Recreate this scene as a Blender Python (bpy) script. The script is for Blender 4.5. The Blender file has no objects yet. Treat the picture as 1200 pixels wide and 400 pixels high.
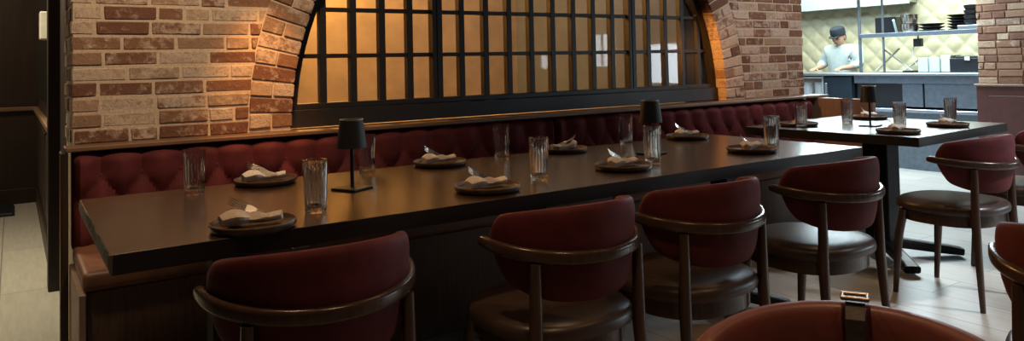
import bpy, bmesh, math, random
from mathutils import Vector, Matrix, noise
PI = math.pi
sc = bpy.context.scene
COL = sc.collection

# ------------------------------------------------------------------ camera
F = 869.4233721266066
rows = ((8.29243750e-01, -6.42824612e-04, -5.58886742e-01),
        (-5.58439272e-01, -4.09776257e-02, -8.28532687e-01),
        (-2.23692505e-02, 9.99159858e-01, -3.43394185e-02))
cam = bpy.data.objects.new('camera', bpy.data.cameras.new('camera'))
COL.objects.link(cam)
M = Matrix(rows).to_4x4()
M.translation = Vector((0, 0, 1.2))
cam.matrix_world = M
cam.data.sensor_fit = 'HORIZONTAL'
cam.data.sensor_width = 36
cam.data.lens = F * 36 / 1200
cam.data.shift_y = (45 - 200) / 1200.0
cam.data.clip_start = 0.03
sc.camera = cam

# ------------------------------------------------------------------ world, exposure
w = bpy.data.worlds.new('daylight'); sc.world = w; w.use_nodes = True
bg = w.node_tree.nodes['Background']
bg.inputs[0].default_value = (0.62, 0.82, 1.0, 1); bg.inputs[1].default_value = 2.2
sc.view_settings.view_transform = 'Standard'
sc.view_settings.look = 'None'
sc.view_settings.gamma = 1
sc.view_settings.use_curve_mapping = False
sc.view_settings.exposure = 0.12
sc.cycles.max_bounces = 8
sc.cycles.transparent_max_bounces = 16
sc.cycles.transmission_bounces = 10
sc.cycles.caustics_refractive = False
sc.cycles.caustics_reflective = False
sc.cycles.sample_clamp_indirect = 3.0

def area(name, loc, rot, size, power, color, sy=None, spread=PI):
    l = bpy.data.lights.new(name, 'AREA'); l.energy = power; l.color = color
    l.size = size; l.spread = spread
    if sy: l.shape = 'RECTANGLE'; l.size_y = sy
    o = bpy.data.objects.new(name, l); COL.objects.link(o)
    o.location = loc; o.rotation_euler = rot
    return o
def spot(name, loc, target, power, color, angle=60, blend=0.8, r=0.04):
    l = bpy.data.lights.new(name, 'SPOT'); l.energy = power; l.color = color
    l.spot_size = math.radians(angle); l.spot_blend = blend; l.shadow_soft_size = r
    o = bpy.data.objects.new(name, l); COL.objects.link(o)
    o.location = loc
    o.rotation_euler = (Vector(target) - Vector(loc)).to_track_quat('-Z', 'Y').to_euler()
    return o
def point(name, loc, power, color, r=0.05):
    l = bpy.data.lights.new(name, 'POINT'); l.energy = power; l.color = color; l.shadow_soft_size = r
    o = bpy.data.objects.new(name, l); COL.objects.link(o); o.location = loc
    return o
WARM = (1.0, 0.62, 0.32); AMBER = (1.0, 0.42, 0.10); COOL = (0.72, 0.88, 1.0)
# daylight standing in the street windows of the far right wall (y0, y1, z0, z1, watts)
WINS = [(-0.60, 0.10, 0.85, 1.46, 26), (-1.90, -1.25, 1.10, 1.66, 16), (-3.25, -2.75, 1.08, 1.36, 6)]
for y0, y1, z0, z1, p in WINS:
    area('street_window_daylight', (7.78, (y0 + y1) / 2, (z0 + z1) / 2), (0, PI/2, 0), z1 - z0, p, COOL, y1 - y0)
# kitchen and aisle ceiling lights
area('kitchen_ceiling_light', (8.1, 4.6, 2.8), (0, math.radians(-12), 0), 0.8, 95, (0.95, 1.0, 0.80), 3.2)
area('kitchen_aisle_light', (6.6, 4.3, 2.85), (0, 0, 0), 1.2, 110, (0.66, 0.86, 1.0), 1.6)
area('pass_fill_light', (7.54, 4.35, 1.98), (0, math.radians(35), 0), 0.12, 70, (0.72, 0.9, 1.0), 1.7)  # added light over the pass, gives the square table its pale sheen
# private room behind the arched window
point('private_room_pendant', (1.75, 5.4, 2.5), 200, (1.0, 0.52, 0.14), 0.12)
point('private_room_fill', (3.3, 4.3, 2.5), 18, (0.85, 0.92, 1.0), 0.15)  # added cool fill that greys the right-hand panes
# added ceiling downlights, set to brighten the tables, napkins and chairs
DL = [(0.45, 1.9, 24), (2.1, 2.0, 14), (3.7, 2.2, 12), (4.6, 1.7, 8), (1.0, 0.7, 28), (2.6, 0.5, 22)]
for dx, dy, p in DL:
    spot('downlight_beam', (dx, dy, 2.82), (dx, dy, 0), p * 1.6, WARM, 95, 1.0, 0.05)
# spots on the brick, arch feet and entry floor, plus added fills
spot('brick_washer_left', (0.75, 2.2, 2.82), (0.6, 3.56, 1.35), 125, (1.0, 0.72, 0.46), 80, 1.0, 0.06)
spot('brick_fill_right', (4.75, 2.2, 2.82), (4.7, 3.56, 1.2), 85, (1.0, 0.90, 0.88), 78, 1.0, 0.06)  # added spot, widened to brighten the right banquette as well
spot('arch_foot_beam_left', (0.98, 3.15, 1.9), (0.98, 3.56, 1.06), 48, (1.0, 0.42, 0.10), 42, 1.0, 0.03)
spot('arch_foot_beam_right', (3.5, 3.45, 1.35), (4.24, 3.60, 1.20), 30, AMBER, 62, 1.0, 0.03)
spot('entry_beam', (-0.35, 4.9, 2.8), (-0.25, 5.2, 0), 260, (1.0, 0.88, 0.58), 90, 1.0, 0.1)
spot('booth_end_fill', (-0.25, 2.6, 2.6), (0.2, 3.0, 0.4), 70, (1.0, 0.74, 0.5), 26, 1.0, 0.05)  # added narrow spot for the light reaching the seat end from the entry
point('entry_fill', (-1.2, 7.2, 2.6), 80, (1.0, 0.8, 0.55), 0.1)  # added fill that lifts the dark entry wall
spot('aisle_fill', (4.6, 0.2, 2.8), (4.3, 1.0, 0), 330, (0.95, 0.96, 1.0), 75, 1.0, 0.1)  # added cool spot to brighten the floor on the right
spot('foreground_fill', (1.1, 0.0, 2.8), (1.0, 0.6, 0.7), 20, (1.0, 0.72, 0.5), 17, 1.0, 0.06)  # added spot to light the back of the near chair

# ------------------------------------------------------------------ materials
def new_mat(name):
    m = bpy.data.materials.new(name); m.use_nodes = True
    nt = m.node_tree; return m, nt, nt.nodes['Principled BSDF']
def mix_rgb(nt, fac, a, b, mode='MIX'):
    n = nt.nodes.new('ShaderNodeMix'); n.data_type = 'RGBA'; n.blend_type = mode
    for s, v in ((0, fac), (6, a), (7, b)):
        if hasattr(v, 'links') or hasattr(v, 'is_linked'): nt.links.new(v, n.inputs[s])
        else: n.inputs[s].default_value = v
    return n.outputs[2]
def tex_noise(nt, scale, detail=4, rough=0.6, vec=None, stretch=None):
    n = nt.nodes.new('ShaderNodeTexNoise'); n.inputs['Scale'].default_value = scale
    n.inputs['Detail'].default_value = detail; n.inputs['Roughness'].default_value = rough
    tc = nt.nodes.new('ShaderNodeTexCoord'); src = tc.outputs['Object']
    if stretch:
        mp = nt.nodes.new('ShaderNodeMapping'); mp.inputs['Scale'].default_value = stretch
        nt.links.new(src, mp.inputs[0]); src = mp.outputs[0]
    nt.links.new(src, n.inputs['Vector'])
    return n.outputs['Fac']
def ramp(nt, src, stops):
    n = nt.nodes.new('ShaderNodeValToRGB'); el = n.color_ramp.elements
    while len(el) < len(stops): el.new(0.5)
    for e, (p, c) in zip(el, stops):
        e.position = p; e.color = (*c, 1) if len(c) == 3 else c
    nt.links.new(src, n.inputs[0]); return n.outputs[0]
def bump(nt, b, src, strength=0.3, dist=0.01):
    n = nt.nodes.new('ShaderNodeBump'); n.inputs['Strength'].default_value = strength
    n.inputs['Distance'].default_value = dist
    nt.links.new(src, n.inputs['Height']); nt.links.new(n.outputs[0], b.inputs['Normal'])
def simple(name, col, rough=0.5, metal=0.0, nscale=20, var=0.15, bstr=0.0, spec=0.5, stretch=None):
    m, nt, b = new_mat(name)
    f = tex_noise(nt, nscale, stretch=stretch)
    lo = tuple(c * (1 - var) for c in col); hi = tuple(min(1, c * (1 + var)) for c in col)
    nt.links.new(ramp(nt, f, [(0.3, lo), (0.7, hi)]), b.inputs['Base Color'])
    b.inputs['Roughness'].default_value = rough; b.inputs['Metallic'].default_value = metal
    b.inputs['Specular IOR Level'].default_value = spec
    if bstr: bump(nt, b, f, bstr, 0.004)
    return m
def wood(name, dark, light, rough=0.4, axis=0, scale=9, coat=0.0):
    m, nt, b = new_mat(name)
    st = [7.0, 7.0, 7.0]; st[axis] = 0.5
    f = tex_noise(nt, scale, 8, 0.65, stretch=tuple(st))
    g = tex_noise(nt, 1.6, 3, 0.5)
    c = ramp(nt, f, [(0.3, dark), (0.7, light)])
    c = mix_rgb(nt, 0.35, c, ramp(nt, g, [(0.35, dark), (0.65, light)]))
    nt.links.new(c, b.inputs['Base Color']); b.inputs['Roughness'].default_value = rough
    b.inputs['Coat Weight'].default_value = coat; b.inputs['Coat Roughness'].default_value = 0.25
    bump(nt, b, f, 0.12, 0.002)
    return m
def brick_mat(name, whitewash):
    m, nt, b = new_mat(name)
    a = nt.nodes.new('ShaderNodeVertexColor'); a.layer_name = 'brick'
    f = tex_noise(nt, 22, 8, 0.72); g = tex_noise(nt, 70, 5, 0.7)
    sep = nt.nodes.new('ShaderNodeSeparateColor'); nt.links.new(a.outputs['Color'], sep.inputs[0])
    col = ramp(nt, sep.outputs[0], [(0.0, (0.17, 0.075, 0.045)), (0.25, (0.25, 0.125, 0.07)), (0.5, (0.33, 0.20, 0.125)), (0.85, (0.47, 0.33, 0.22)), (1.0, (0.13, 0.065, 0.045))])
    # limewash left on the brick: patches whose amount differs brick by brick
    add = nt.nodes.new('ShaderNodeMath'); add.operation = 'MULTIPLY_ADD'
    nt.links.new(sep.outputs[1], add.inputs[0]); add.inputs[1].default_value = 0.40; nt.links.new(f, add.inputs[2])
    fac = ramp(nt, add.outputs[0], [(0.73 - whitewash, (0, 0, 0)), (0.90 - whitewash, (0.9, 0.9, 0.9))])
    wash = ramp(nt, g, [(0.3, (0.46, 0.34, 0.25)), (0.7, (0.66, 0.54, 0.43))])
    c = mix_rgb(nt, fac, col, wash)
    c = mix_rgb(nt, ramp(nt, g, [(0.30, (0.55, 0.55, 0.55)), (0.42, (0, 0, 0))]), c, (0.10, 0.05, 0.03, 1))
    nt.links.new(c, b.inputs['Base Color']); b.inputs['Roughness'].default_value = 0.9
    bump(nt, b, f, 1.0, 0.012)
    return m
MB = brick_mat('limewashed_brick', 0.17)
MBR = brick_mat('red_brick', -0.12)
MORTAR = simple('lime_mortar', (0.56, 0.44, 0.32), 0.95, 0, 90, 0.2, 0.6)
MORTAR2 = simple('brown_mortar', (0.30, 0.17, 0.11), 0.95, 0, 90, 0.2, 0.6)
TABLE = wood('stained_table_oak', (0.014, 0.006, 0.003), (0.090, 0.042, 0.018), 0.25, 0, 7, 0.6)
TABLE_END = wood('worn_end_grain', (0.05, 0.035, 0.025), (0.20, 0.15, 0.11), 0.6, 2, 14)
PALES = simple('gleam_paled_steel', (0.62, 0.68, 0.72), 0.4, 0.25, 20, 0.15, 0.05, stretch=(20, 20, 1))  # paler than the other steel, standing in for its bright reflected strips
EDGE = wood('black_table_edge', (0.008, 0.006, 0.005), (0.028, 0.02, 0.015), 0.4, 0)
BASEWOOD = wood('banquette_base_walnut', (0.045, 0.023, 0.014), (0.19, 0.105, 0.06), 0.5, 2, 9)
CAPWOOD = wood('ledge_wood', (0.13, 0.07, 0.038), (0.24, 0.135, 0.075), 0.45, 0)
DARKWOOD = wood('dark_panel_wood', (0.016, 0.009, 0.006), (0.040, 0.022, 0.013), 0.45, 2, 5)
ENDWOOD = wood('banquette_end_wood', (0.24, 0.15, 0.10), (0.38, 0.26, 0.18), 0.5, 2, 6)
CHAIRWOOD = wood('chair_walnut', (0.038, 0.022, 0.016), (0.100, 0.056, 0.040), 0.24, 2, 10)
def velvet(name, col, rough=0.75):
    m, nt, b = new_mat(name)
    f = tex_noise(nt, 14, 5, 0.6); g = tex_noise(nt, 400, 2, 0.5)
    nt.links.new(ramp(nt, f, [(0.3, tuple(c * 0.75 for c in col)), (0.7, tuple(c * 1.2 for c in col))]), b.inputs['Base Color'])
    b.inputs['Roughness'].default_value = rough
    b.inputs['Sheen Weight'].default_value = 0.10; b.inputs['Sheen Tint'].default_value = (0.8, 0.2, 0.2, 1)
    b.inputs['Specular IOR Level'].default_value = 0.15
    b.inputs['Sheen Roughness'].default_value = 0.4
    bump(nt, b, g, 0.08, 0.001)
    return m
RED = velvet('burgundy_velvet', (0.100, 0.021, 0.024))
REDC = velvet('burgundy_chair_fabric', (0.105, 0.022, 0.025), 0.65)
REDL = simple('oxblood_leather', (0.17, 0.048, 0.038), 0.42, 0, 30, 0.12, 0.1)
TAN = simple('tan_leather', (0.17, 0.075, 0.04), 0.5, 0, 8, 0.3, 0.15)
SEATL = simple('dark_brown_leather', (0.055, 0.036, 0.029), 0.36, 0, 40, 0.15, 0.08)
BLACKM = simple('black_iron', (0.012, 0.012, 0.013), 0.42, 0.6, 40, 0.2)
WINFR = simple('dark_bronze_window_paint', (0.022, 0.017, 0.014), 0.45, 0.0, 30, 0.2, 0.1)
SHADE = simple('charcoal_lamp_metal', (0.030, 0.032, 0.034), 0.5, 0.3, 30, 0.1)
RIMW = simple('pale_shade_rim', (0.45, 0.45, 0.45), 0.4, 0.4)
STEEL = simple('brushed_steel', (0.42, 0.46, 0.50), 0.32, 0.9, 20, 0.1, 0.05, stretch=(1, 20, 1))
DSTEEL = simple('dark_steel', (0.16, 0.19, 0.23), 0.4, 0.7, 20, 0.15)
CHROME = simple('fork_steel', (0.72, 0.69, 0.65), 0.22, 1.0, 20, 0.05)
PLATE = simple('dark_stoneware', (0.085, 0.058, 0.042), 0.38, 0, 60, 0.4, 0.1)
PLATER = simple('tan_stoneware_rim', (0.24, 0.15, 0.095), 0.4, 0, 60, 0.3)
NAP = simple('cream_linen', (0.80, 0.70, 0.61), 0.9, 0, 120, 0.12, 0.3)
BLACK = simple('black_plastic', (0.012, 0.013, 0.016), 0.35, 0, 20, 0.2)
NAVY = simple('dark_blue_enamel', (0.014, 0.024, 0.036), 0.35, 0.2, 20, 0.2)
BOXB = simple('pale_blue_plastic', (0.55, 0.72, 0.72), 0.5, 0, 20, 0.08)
BOXC = simple('cream_plastic', (0.62, 0.64, 0.52), 0.5, 0, 20, 0.08)
PLASTER = simple('ochre_plaster', (0.55, 0.42, 0.27), 0.9, 0, 5, 0.15, 0.1)
CEIL = simple('dark_ceiling_paint', (0.10, 0.09, 0.08), 0.9, 0, 5, 0.1)
WALLP = simple('grey_brown_wall_paint', (0.13, 0.11, 0.095), 0.85, 0, 5, 0.1)
PALEGREY = simple('blue_grey_plaster', (0.17, 0.20, 0.24), 0.9, 0, 5, 0.1)
WAINS = simple('oxblood_wainscot_paint', (0.075, 0.022, 0.018), 0.5, 0, 10, 0.2)
CREAM = simple('cream_switch', (0.60, 0.56, 0.50), 0.5)
COAT = simple('pale_blue_white_cotton', (0.62, 0.76, 0.80), 0.85, 0, 30, 0.1, 0.2)
SKIN = simple('skin', (0.62, 0.36, 0.27), 0.5, 0, 20, 0.06)
HAIR = simple('black_hair', (0.015, 0.012, 0.01), 0.6)
CAPF = simple('slate_cap_cloth', (0.028, 0.042, 0.065), 0.85, 0, 60, 0.2)
STRAP = simple('grey_brown_leather', (0.085, 0.065, 0.055), 0.5, 0, 60, 0.2, 0.2)
BRASS = simple('aged_brass', (0.35, 0.28, 0.22), 0.35, 0.9)
def glass_mat(name, rough=0.0, col=(1, 1, 1), ior=1.45):
    m, nt, b = new_mat(name)
    b.inputs['Transmission Weight'].default_value = 1; b.inputs['Roughness'].default_value = rough
    b.inputs['Base Color'].default_value = (*col, 1); b.inputs['IOR'].default_value = ior
    return m
GLASS = glass_mat('drinking_glass', 0.02, (0.97, 0.97, 0.96))
def pane_mat():
    m = bpy.data.materials.new('hazy_window_glass'); m.use_nodes = True; nt = m.node_tree
    nt.nodes.remove(nt.nodes['Principled BSDF']); out = nt.nodes['Material Output']
    t = nt.nodes.new('ShaderNodeBsdfTransparent'); t.inputs[0].default_value = (0.80, 0.78, 0.74, 1)
    g = nt.nodes.new('ShaderNodeBsdfGlossy'); g.inputs['Roughness'].default_value = 0.03
    d = nt.nodes.new('ShaderNodeBsdfDiffuse'); d.inputs[0].default_value = (0.35, 0.33, 0.30, 1)
    lw = nt.nodes.new('ShaderNodeLayerWeight'); lw.inputs['Blend'].default_value = 0.26; fr = lw
    g.inputs[0].default_value = (0.9, 0.9, 0.9, 1)
    a = nt.nodes.new('ShaderNodeMixShader'); c = nt.nodes.new('ShaderNodeMixShader')
    hz = ramp(nt, tex_noise(nt, 3.0, 4, 0.6), [(0.3, (0.05, 0.05, 0.05)), (0.7, (0.16, 0.16, 0.16))])
    nt.links.new(hz, a.inputs[0]); nt.links.new(t.outputs[0], a.inputs[1]); nt.links.new(d.outputs[0], a.inputs[2])
    nt.links.new(fr.outputs[0], c.inputs[0]); nt.links.new(a.outputs[0], c.inputs[1]); nt.links.new(g.outputs[0], c.inputs[2])
    nt.links.new(c.outputs[0], out.inputs[0]); return m
PANE = pane_mat()
def darkglass():
    m, nt, b = new_mat('dark_blue_glass'); b.inputs['Base Color'].default_value = (0.012, 0.02, 0.026, 1)
    f = tex_noise(nt, 2); nt.links.new(ramp(nt, f, [(0.3, (0.008, 0.014, 0.018)), (0.7, (0.018, 0.028, 0.034))]), b.inputs['Base Color'])
    b.inputs['Roughness'].default_value = 0.12; return m
DGLASS = darkglass()
def floor_mat():
    m, nt, b = new_mat('pale_plank_tile')
    tc = nt.nodes.new('ShaderNodeTexCoord'); mp = nt.nodes.new('ShaderNodeMapping')
    mp.inputs['Rotation'].default_value = (0, 0, PI/2); mp.inputs['Location'].default_value = (0.17, 0.355, 0)
    nt.links.new(tc.outputs['Object'], mp.inputs[0])
    br = nt.nodes.new('ShaderNodeTexBrick'); nt.links.new(mp.outputs[0], br.inputs['Vector'])
    br.inputs['Scale'].default_value = 1.0; br.inputs['Brick Width'].default_value = 1.2; br.inputs['Row Height'].default_value = 0.3
    br.inputs['Mortar Size'].default_value = 0.004; br.inputs['Mortar Smooth'].default_value = 0.2
    br.inputs['Color1'].default_value = (0.50, 0.47, 0.42, 1); br.inputs['Color2'].default_value = (0.40, 0.38, 0.35, 1)
    br.inputs['Mortar'].default_value = (0.20, 0.18, 0.16, 1)
    f = tex_noise(nt, 5, 8, 0.7, stretch=(8, 0.8, 1))
    c = mix_rgb(nt, ramp(nt, f, [(0.35, (0.45, 0.45, 0.45)), (0.6, (0, 0, 0))]), br.outputs['Color'], (0.30, 0.27, 0.24, 1))
    nt.links.new(c, b.inputs['Base Color']); b.inputs['Roughness'].default_value = 0.36
    return m
FLOOR = floor_mat()
def quilt_mat():
    m, nt, b = new_mat('light_tinted_quilted_steel'); f = tex_noise(nt, 6)
    nt.links.new(ramp(nt, f, [(0.3, (0.62, 0.60, 0.42)), (0.7, (0.80, 0.80, 0.62))]), b.inputs['Base Color'])  # warm greenish light on the steel is put into this colour
    b.inputs['Metallic'].default_value = 0.1; b.inputs['Roughness'].default_value = 0.3; return m
QUILT = quilt_mat()

# ------------------------------------------------------------------ mesh helpers
def obj(name, bm, mat, parent=None, smooth=False, mats=None):
    me = bpy.data.meshes.new(name); bmesh.ops.recalc_face_normals(bm, faces=bm.faces[:]); bm.to_mesh(me); bm.free()
    for m in (mats or [mat]): me.materials.append(m)
    if smooth:
        for p in me.polygons: p.use_smooth = True
        try: me.set_sharp_from_angle(angle=math.radians(40))
        except Exception: pass
    o = bpy.data.objects.new(name, me); COL.objects.link(o)
    if parent: o.parent = parent
    return o
def thing(name, label, cat, loc=(0, 0, 0), rz=0, group=None):
    o = bpy.data.objects.new(name, None); COL.objects.link(o); o.empty_display_size = 0.1
    o.location = loc; o.rotation_euler = (0, 0, rz); o['label'] = label; o['category'] = cat
    if group: o['group'] = group
    return o
def tag(o, label, cat, group=None):
    o['label'] = label; o['category'] = cat
    if group: o['group'] = group
    return o
def struct(o): o['kind'] = 'structure'; return o
def dup(root, loc, rz=None, label=None, group=None):
    r = root.copy(); COL.objects.link(r); r.location = loc
    if rz is not None: r.rotation_euler = (0, 0, rz)
    if label: r['label'] = label
    if group: r['group'] = group
    for ch in list(root.children):
        c = ch.copy(); COL.objects.link(c); c.parent = r
        for g in list(ch.children):
            d = g.copy(); COL.objects.link(d); d.parent = c
    return r
def NB(): return bmesh.new()
def box(bm, x0, x1, y0, y1, z0, z1, bev=0.0, seg=1):
    vs = [bm.verts.new(p) for p in ((x0,y0,z0),(x1,y0,z0),(x1,y1,z0),(x0,y1,z0),(x0,y0,z1),(x1,y0,z1),(x1,y1,z1),(x0,y1,z1))]
    fs = [bm.faces.new([vs[i] for i in q]) for q in ((0,3,2,1),(4,5,6,7),(0,1,5,4),(1,2,6,5),(2,3,7,6),(3,0,4,7))]
    if bev:
        es = list({e for f in fs for e in f.edges})
        bmesh.ops.bevel(bm, geom=es, offset=bev, segments=seg, affect='EDGES', profile=0.5)
def lathe(bm, prof, c=(0, 0), z=0, n=32, flute=0.0, nf=0):
    rings = []
    for r, h in prof:
        ring = []
        for i in range(n):
            a = 2 * PI * i / n
            rr = r * (1 + (flute * abs(math.cos(nf * a / 2)) if flute else 0))
            ring.append(bm.verts.new((c[0] + rr * math.cos(a), c[1] + rr * math.sin(a), z + h)))
        rings.append(ring)
    for a, b in zip(rings, rings[1:]):
        for i in range(n):
            j = (i + 1) % n; bm.faces.new((a[i], a[j], b[j], b[i]))
    return rings
def cap(bm, ring): return bm.faces.new(ring)
def sweep(bm, pts, prof, up=(0, 0, 1), scale=None, caps=True):
    """profile (u,v) swept along pts; v follows 'up', u is sideways"""
    rings = []; n = len(pts); up = Vector(up)
    for i, p in enumerate(pts):
        p = Vector(p); a = Vector(pts[max(0, i - 1)]); b = Vector(pts[min(n - 1, i + 1)])
        t = (b - a).normalized(); s = t.cross(up)
        if s.length < 1e-5: s = Vector((1, 0, 0))
        s.normalize(); u2 = s.cross(t).normalized()
        k = scale[i] if scale else 1.0
        ku, kv = k if isinstance(k, tuple) else (k, k)
        rings.append([bm.verts.new(p + s * (u * ku) + u2 * (v * kv)) for u, v in prof])
    m = len(prof)
    for a, b in zip(rings, rings[1:]):
        for i in range(m): bm.faces.new((a[i], a[(i + 1) % m], b[(i + 1) % m], b[i]))
    if caps: bm.faces.new(rings[0][::-1]); bm.faces.new(rings[-1])
    return rings
def circ(r, n=10, ry=None): return [(r * math.cos(2 * PI * i / n), (ry or r) * math.sin(2 * PI * i / n)) for i in range(n)]
def sqr(w, h, b=0.25, k=3):
    """rounded rectangle profile"""
    out = []; r = min(w, h) * b
    for cx, cy, a0 in ((w/2 - r, h/2 - r, 0), (-w/2 + r, h/2 - r, PI/2), (-w/2 + r, -h/2 + r, PI), (w/2 - r, -h/2 + r, 1.5*PI)):
        for i in range(k): a = a0 + PI/2 * i / (k - 1); out.append((cx + r * math.cos(a), cy + r * math.sin(a)))
    return out
def rod(bm, a, b, r0, r1=None, n=10):
    sweep(bm, [a, b], circ(r0, n), up=(0, 1, 0) if abs((Vector(b) - Vector(a)).normalized().z) > 0.9 else (0, 0, 1), scale=[1, (r1 or r0) / r0])

# ------------------------------------------------------------------ room shell
WY = 3.5625            # front face of the brick wall
AX, AZ, AR, RO = 2.68, 0.919, 1.563, 1.763   # arch centre, springing, inner and outer radius
DW = 0.115             # depth of the recess before the window
b = NB(); box(b, -3.2, 9.4, -3.6, 8.6, -0.1, 0.0); struct(obj('floor', b, FLOOR))
b = NB(); box(b, -3.2, 9.4, -3.6, 8.6, 2.9, 3.0); struct(obj('ceiling', b, CEIL))
b = NB(); box(b, -3.2, -3.1, -3.6, 8.6, 0, 2.9); struct(obj('wall_left', b, WALLP))
b = NB(); box(b, -3.2, 9.4, -3.6, -3.5, 0, 2.9); struct(obj('wall_front', b, WALLP))
b = NB(); box(b, -3.1, 0.33, 8.36, 8.5, 0, 2.9); struct(obj('wall_entry', b, DARKWOOD))

random.seed(4)
def brick_run(bm, lay, x0, x1, z0, h, yf, yb, axis='x', cl=None, cr=None, off=0.0, L=0.20, G=0.011):
    """one course from x0 to x1; cl / cr = slanted end functions(z)"""
    x = x0 - off
    while x < x1 - 0.02:
        l = L if random.random() < 0.78 else L * 0.5
        a, c = max(x, x0), min(x + l, x1)
        x += l + G
        if c - a < 0.025: continue
        j = lambda s=0.0025: random.uniform(-s, s)
        zb, zt = z0 + j(0.001), z0 + h - G + j(0.001)
        la, lb = (cl(zb), cl(zt)) if (cl and abs(a - x0) < 1e-6) else (a, a)
        ra, rb = (cr(zb), cr(zt)) if (cr and abs(c - x1) < 1e-6) else (c, c)
        if ra - la < 0.01 or rb - lb < 0.01: continue
        yy = yf + j(0.003)
        P = [(la, yy), (ra, yy), (ra, yb), (la, yb)]; Q = [(lb, yy), (rb, yy), (rb, yb), (lb, yb)]
        pts = [(p[0] + j(), p[1] + j(0.0015), zb + j(0.0015)) for p in P] + [(p[0] + j(), p[1] + j(0.0015), zt + j(0.0015)) for p in Q]
        if axis == 'y': pts = [(p[1], p[0], p[2]) for p in pts]
        hexa(bm, lay, pts)
def hexa(bm, lay, pts, bev=0.004):
    vs = [bm.verts.new(p) for p in pts]
    fs = [bm.faces.new([vs[i] for i in q]) for q in ((0,3,2,1),(4,5,6,7),(0,1,5,4),(1,2,6,5),(2,3,7,6),(3,0,4,7))]
    col = (random.random(), random.random(), random.random(), 1)
    for f in fs:
        for lp in f.loops: lp[lay] = col
    es = list({e for f in fs for e in f.edges})
    r = bmesh.ops.bevel(bm, geom=es, offset=bev, segments=1, affect='EDGES')
    for f in r['faces']:
        for lp in f.loops: lp[lay] = col
def arc_x(R, side):
    return lambda z: AX + side * math.sqrt(max(0, R * R - max(0, z - AZ) ** 2))
CH = 0.0650; ZB = 0.9075
bm = NB(); lay = bm.loops.layers.color.new('brick')
XL, XR = 0.203, 5.165
i = 0; z = ZB
while z < 2.89:
    off = 0.105 * (i % 2) + random.uniform(-0.02, 0.02)
    zt = z + CH - 0.011
    if zt - AZ < RO:
        brick_run(bm, lay, XL, max(arc_x(RO, -1)(z), arc_x(RO, -1)(zt)), z, CH, WY, WY + 0.10, cr=arc_x(RO + 0.006, -1), off=off)
        x0 = min(arc_x(RO, 1)(z), arc_x(RO, 1)(zt))
        brick_run(bm, lay, x0, XR, z, CH, WY, WY + 0.10, cl=arc_x(RO + 0.006, 1), off=off)
    else:
        brick_run(bm, lay, XL, XR, z, CH, WY, WY + 0.10, off=off)
    z += CH; i += 1
# voussoir ring, one brick deep, each brick laid on the radius
def ringbrick(a0, a1, r0, r1):
    j = lambda s=0.002: random.uniform(-s, s)
    def P(r, a): return (AX + r * math.cos(a), AZ + r * math.sin(a))
    y0, y1 = WY - 0.004 + j(0.003), WY + 0.17
    c = [P(r0, a0), P(r1, a0), P(r1, a1), P(r0, a1)]
    hexa(bm, lay, [(p[0] + j(), y0, p[1] + j()) for p in c] + [(p[0] + j(), y1, p[1] + j()) for p in c])
n = int(PI * AR / 0.069); da = PI / n
for k in range(n):
    a0, a1 = k * da + 0.0028, (k + 1) * da - 0.0028
    if k % 2: ringbrick(a0, a1, AR, RO)
    else: ringbrick(a0, a1, AR, AR + 0.095); ringbrick(a0, a1, AR + 0.103, RO)
# pier end returns
z = ZB; i = 0
while z < 2.89:
    brick_run(bm, lay, WY + 0.105, WY + 0.45, z, CH, XL + 0.0, XL + 0.08, axis='y', off=0.105 * ((i + 1) % 2))
    brick_run(bm, lay, WY + 0.105, WY + 0.45, z, CH, XR, XR - 0.08, axis='y', off=0.105 * ((i + 1) % 2))
    z += CH; i += 1
bw = struct(obj('wall_brick_arch', bm, MB))
# mortar body of the same wall
bm = NB()
def mortar_cell(x0b, x0t, x1b, x1t, z0, z1, y0, y1):
    vs = [bm.verts.new(p) for p in ((x0b,y0,z0),(x1b,y0,z0),(x1b,y1,z0),(x0b,y1,z0),(x0t,y0,z1),(x1t,y0,z1),(x1t,y1,z1),(x0t,y1,z1))]
    for q in ((0,3,2,1),(4,5,6,7),(0,1,5,4),(1,2,6,5),(2,3,7,6),(3,0,4,7)): bm.faces.new([vs[k] for k in q])
zs = [0.0, ZB - 0.01] + [ZB + 0.04 * k for k in range(1, 50) if ZB + 0.04 * k < 2.9] + [2.9]
ym0, ym1 = WY + 0.004, WY + 0.45
for z0, z1 in zip(zs, zs[1:]):
    if z0 < ZB - 0.02: mortar_cell(XL + .007, XL + .007, XR - .007, XR - .007, z0, z1, ym0, ym1); continue
    f0, f1 = arc_x(AR + 0.007, -1), arc_x(AR + 0.007, 1)
    if z0 - AZ < AR:
        e0, e1 = f0(z0), f0(z1); g0, g1 = f1(z0), f1(z1)
        mortar_cell(XL + .007, XL + .007, e0, e1, z0, z1, ym0, ym1)
        mortar_cell(g0, g1, XR - .007, XR - .007, z0, z1, ym0, ym1)
    else: mortar_cell(XL + .007, XL + .007, XR - .007, XR - .007, z0, z1, ym0, ym1)
struct(obj('wall_brick_mortar', bm, MORTAR))

# ---- arched window: frame, mullions, muntins, panes
wy = WY + DW
wf = bpy.data.objects.new('window_1', None); COL.objects.link(wf); wf['kind'] = 'structure'
RAILZ = 1.024
def zarc(x, R=AR): return AZ + math.sqrt(max(0, R * R - (x - AX) ** 2))
bm = NB()
box(bm, AX - AR + .005, AX + AR - .005, wy - 0.045, wy + 0.05, ZB, RAILZ - 0.028, 0.004)
box(bm, AX - AR + .005, AX + AR - .005, wy - 0.028, wy + 0.05, RAILZ - 0.030, RAILZ, 0.004)
obj('window_rail', bm, WINFR, wf)
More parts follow.
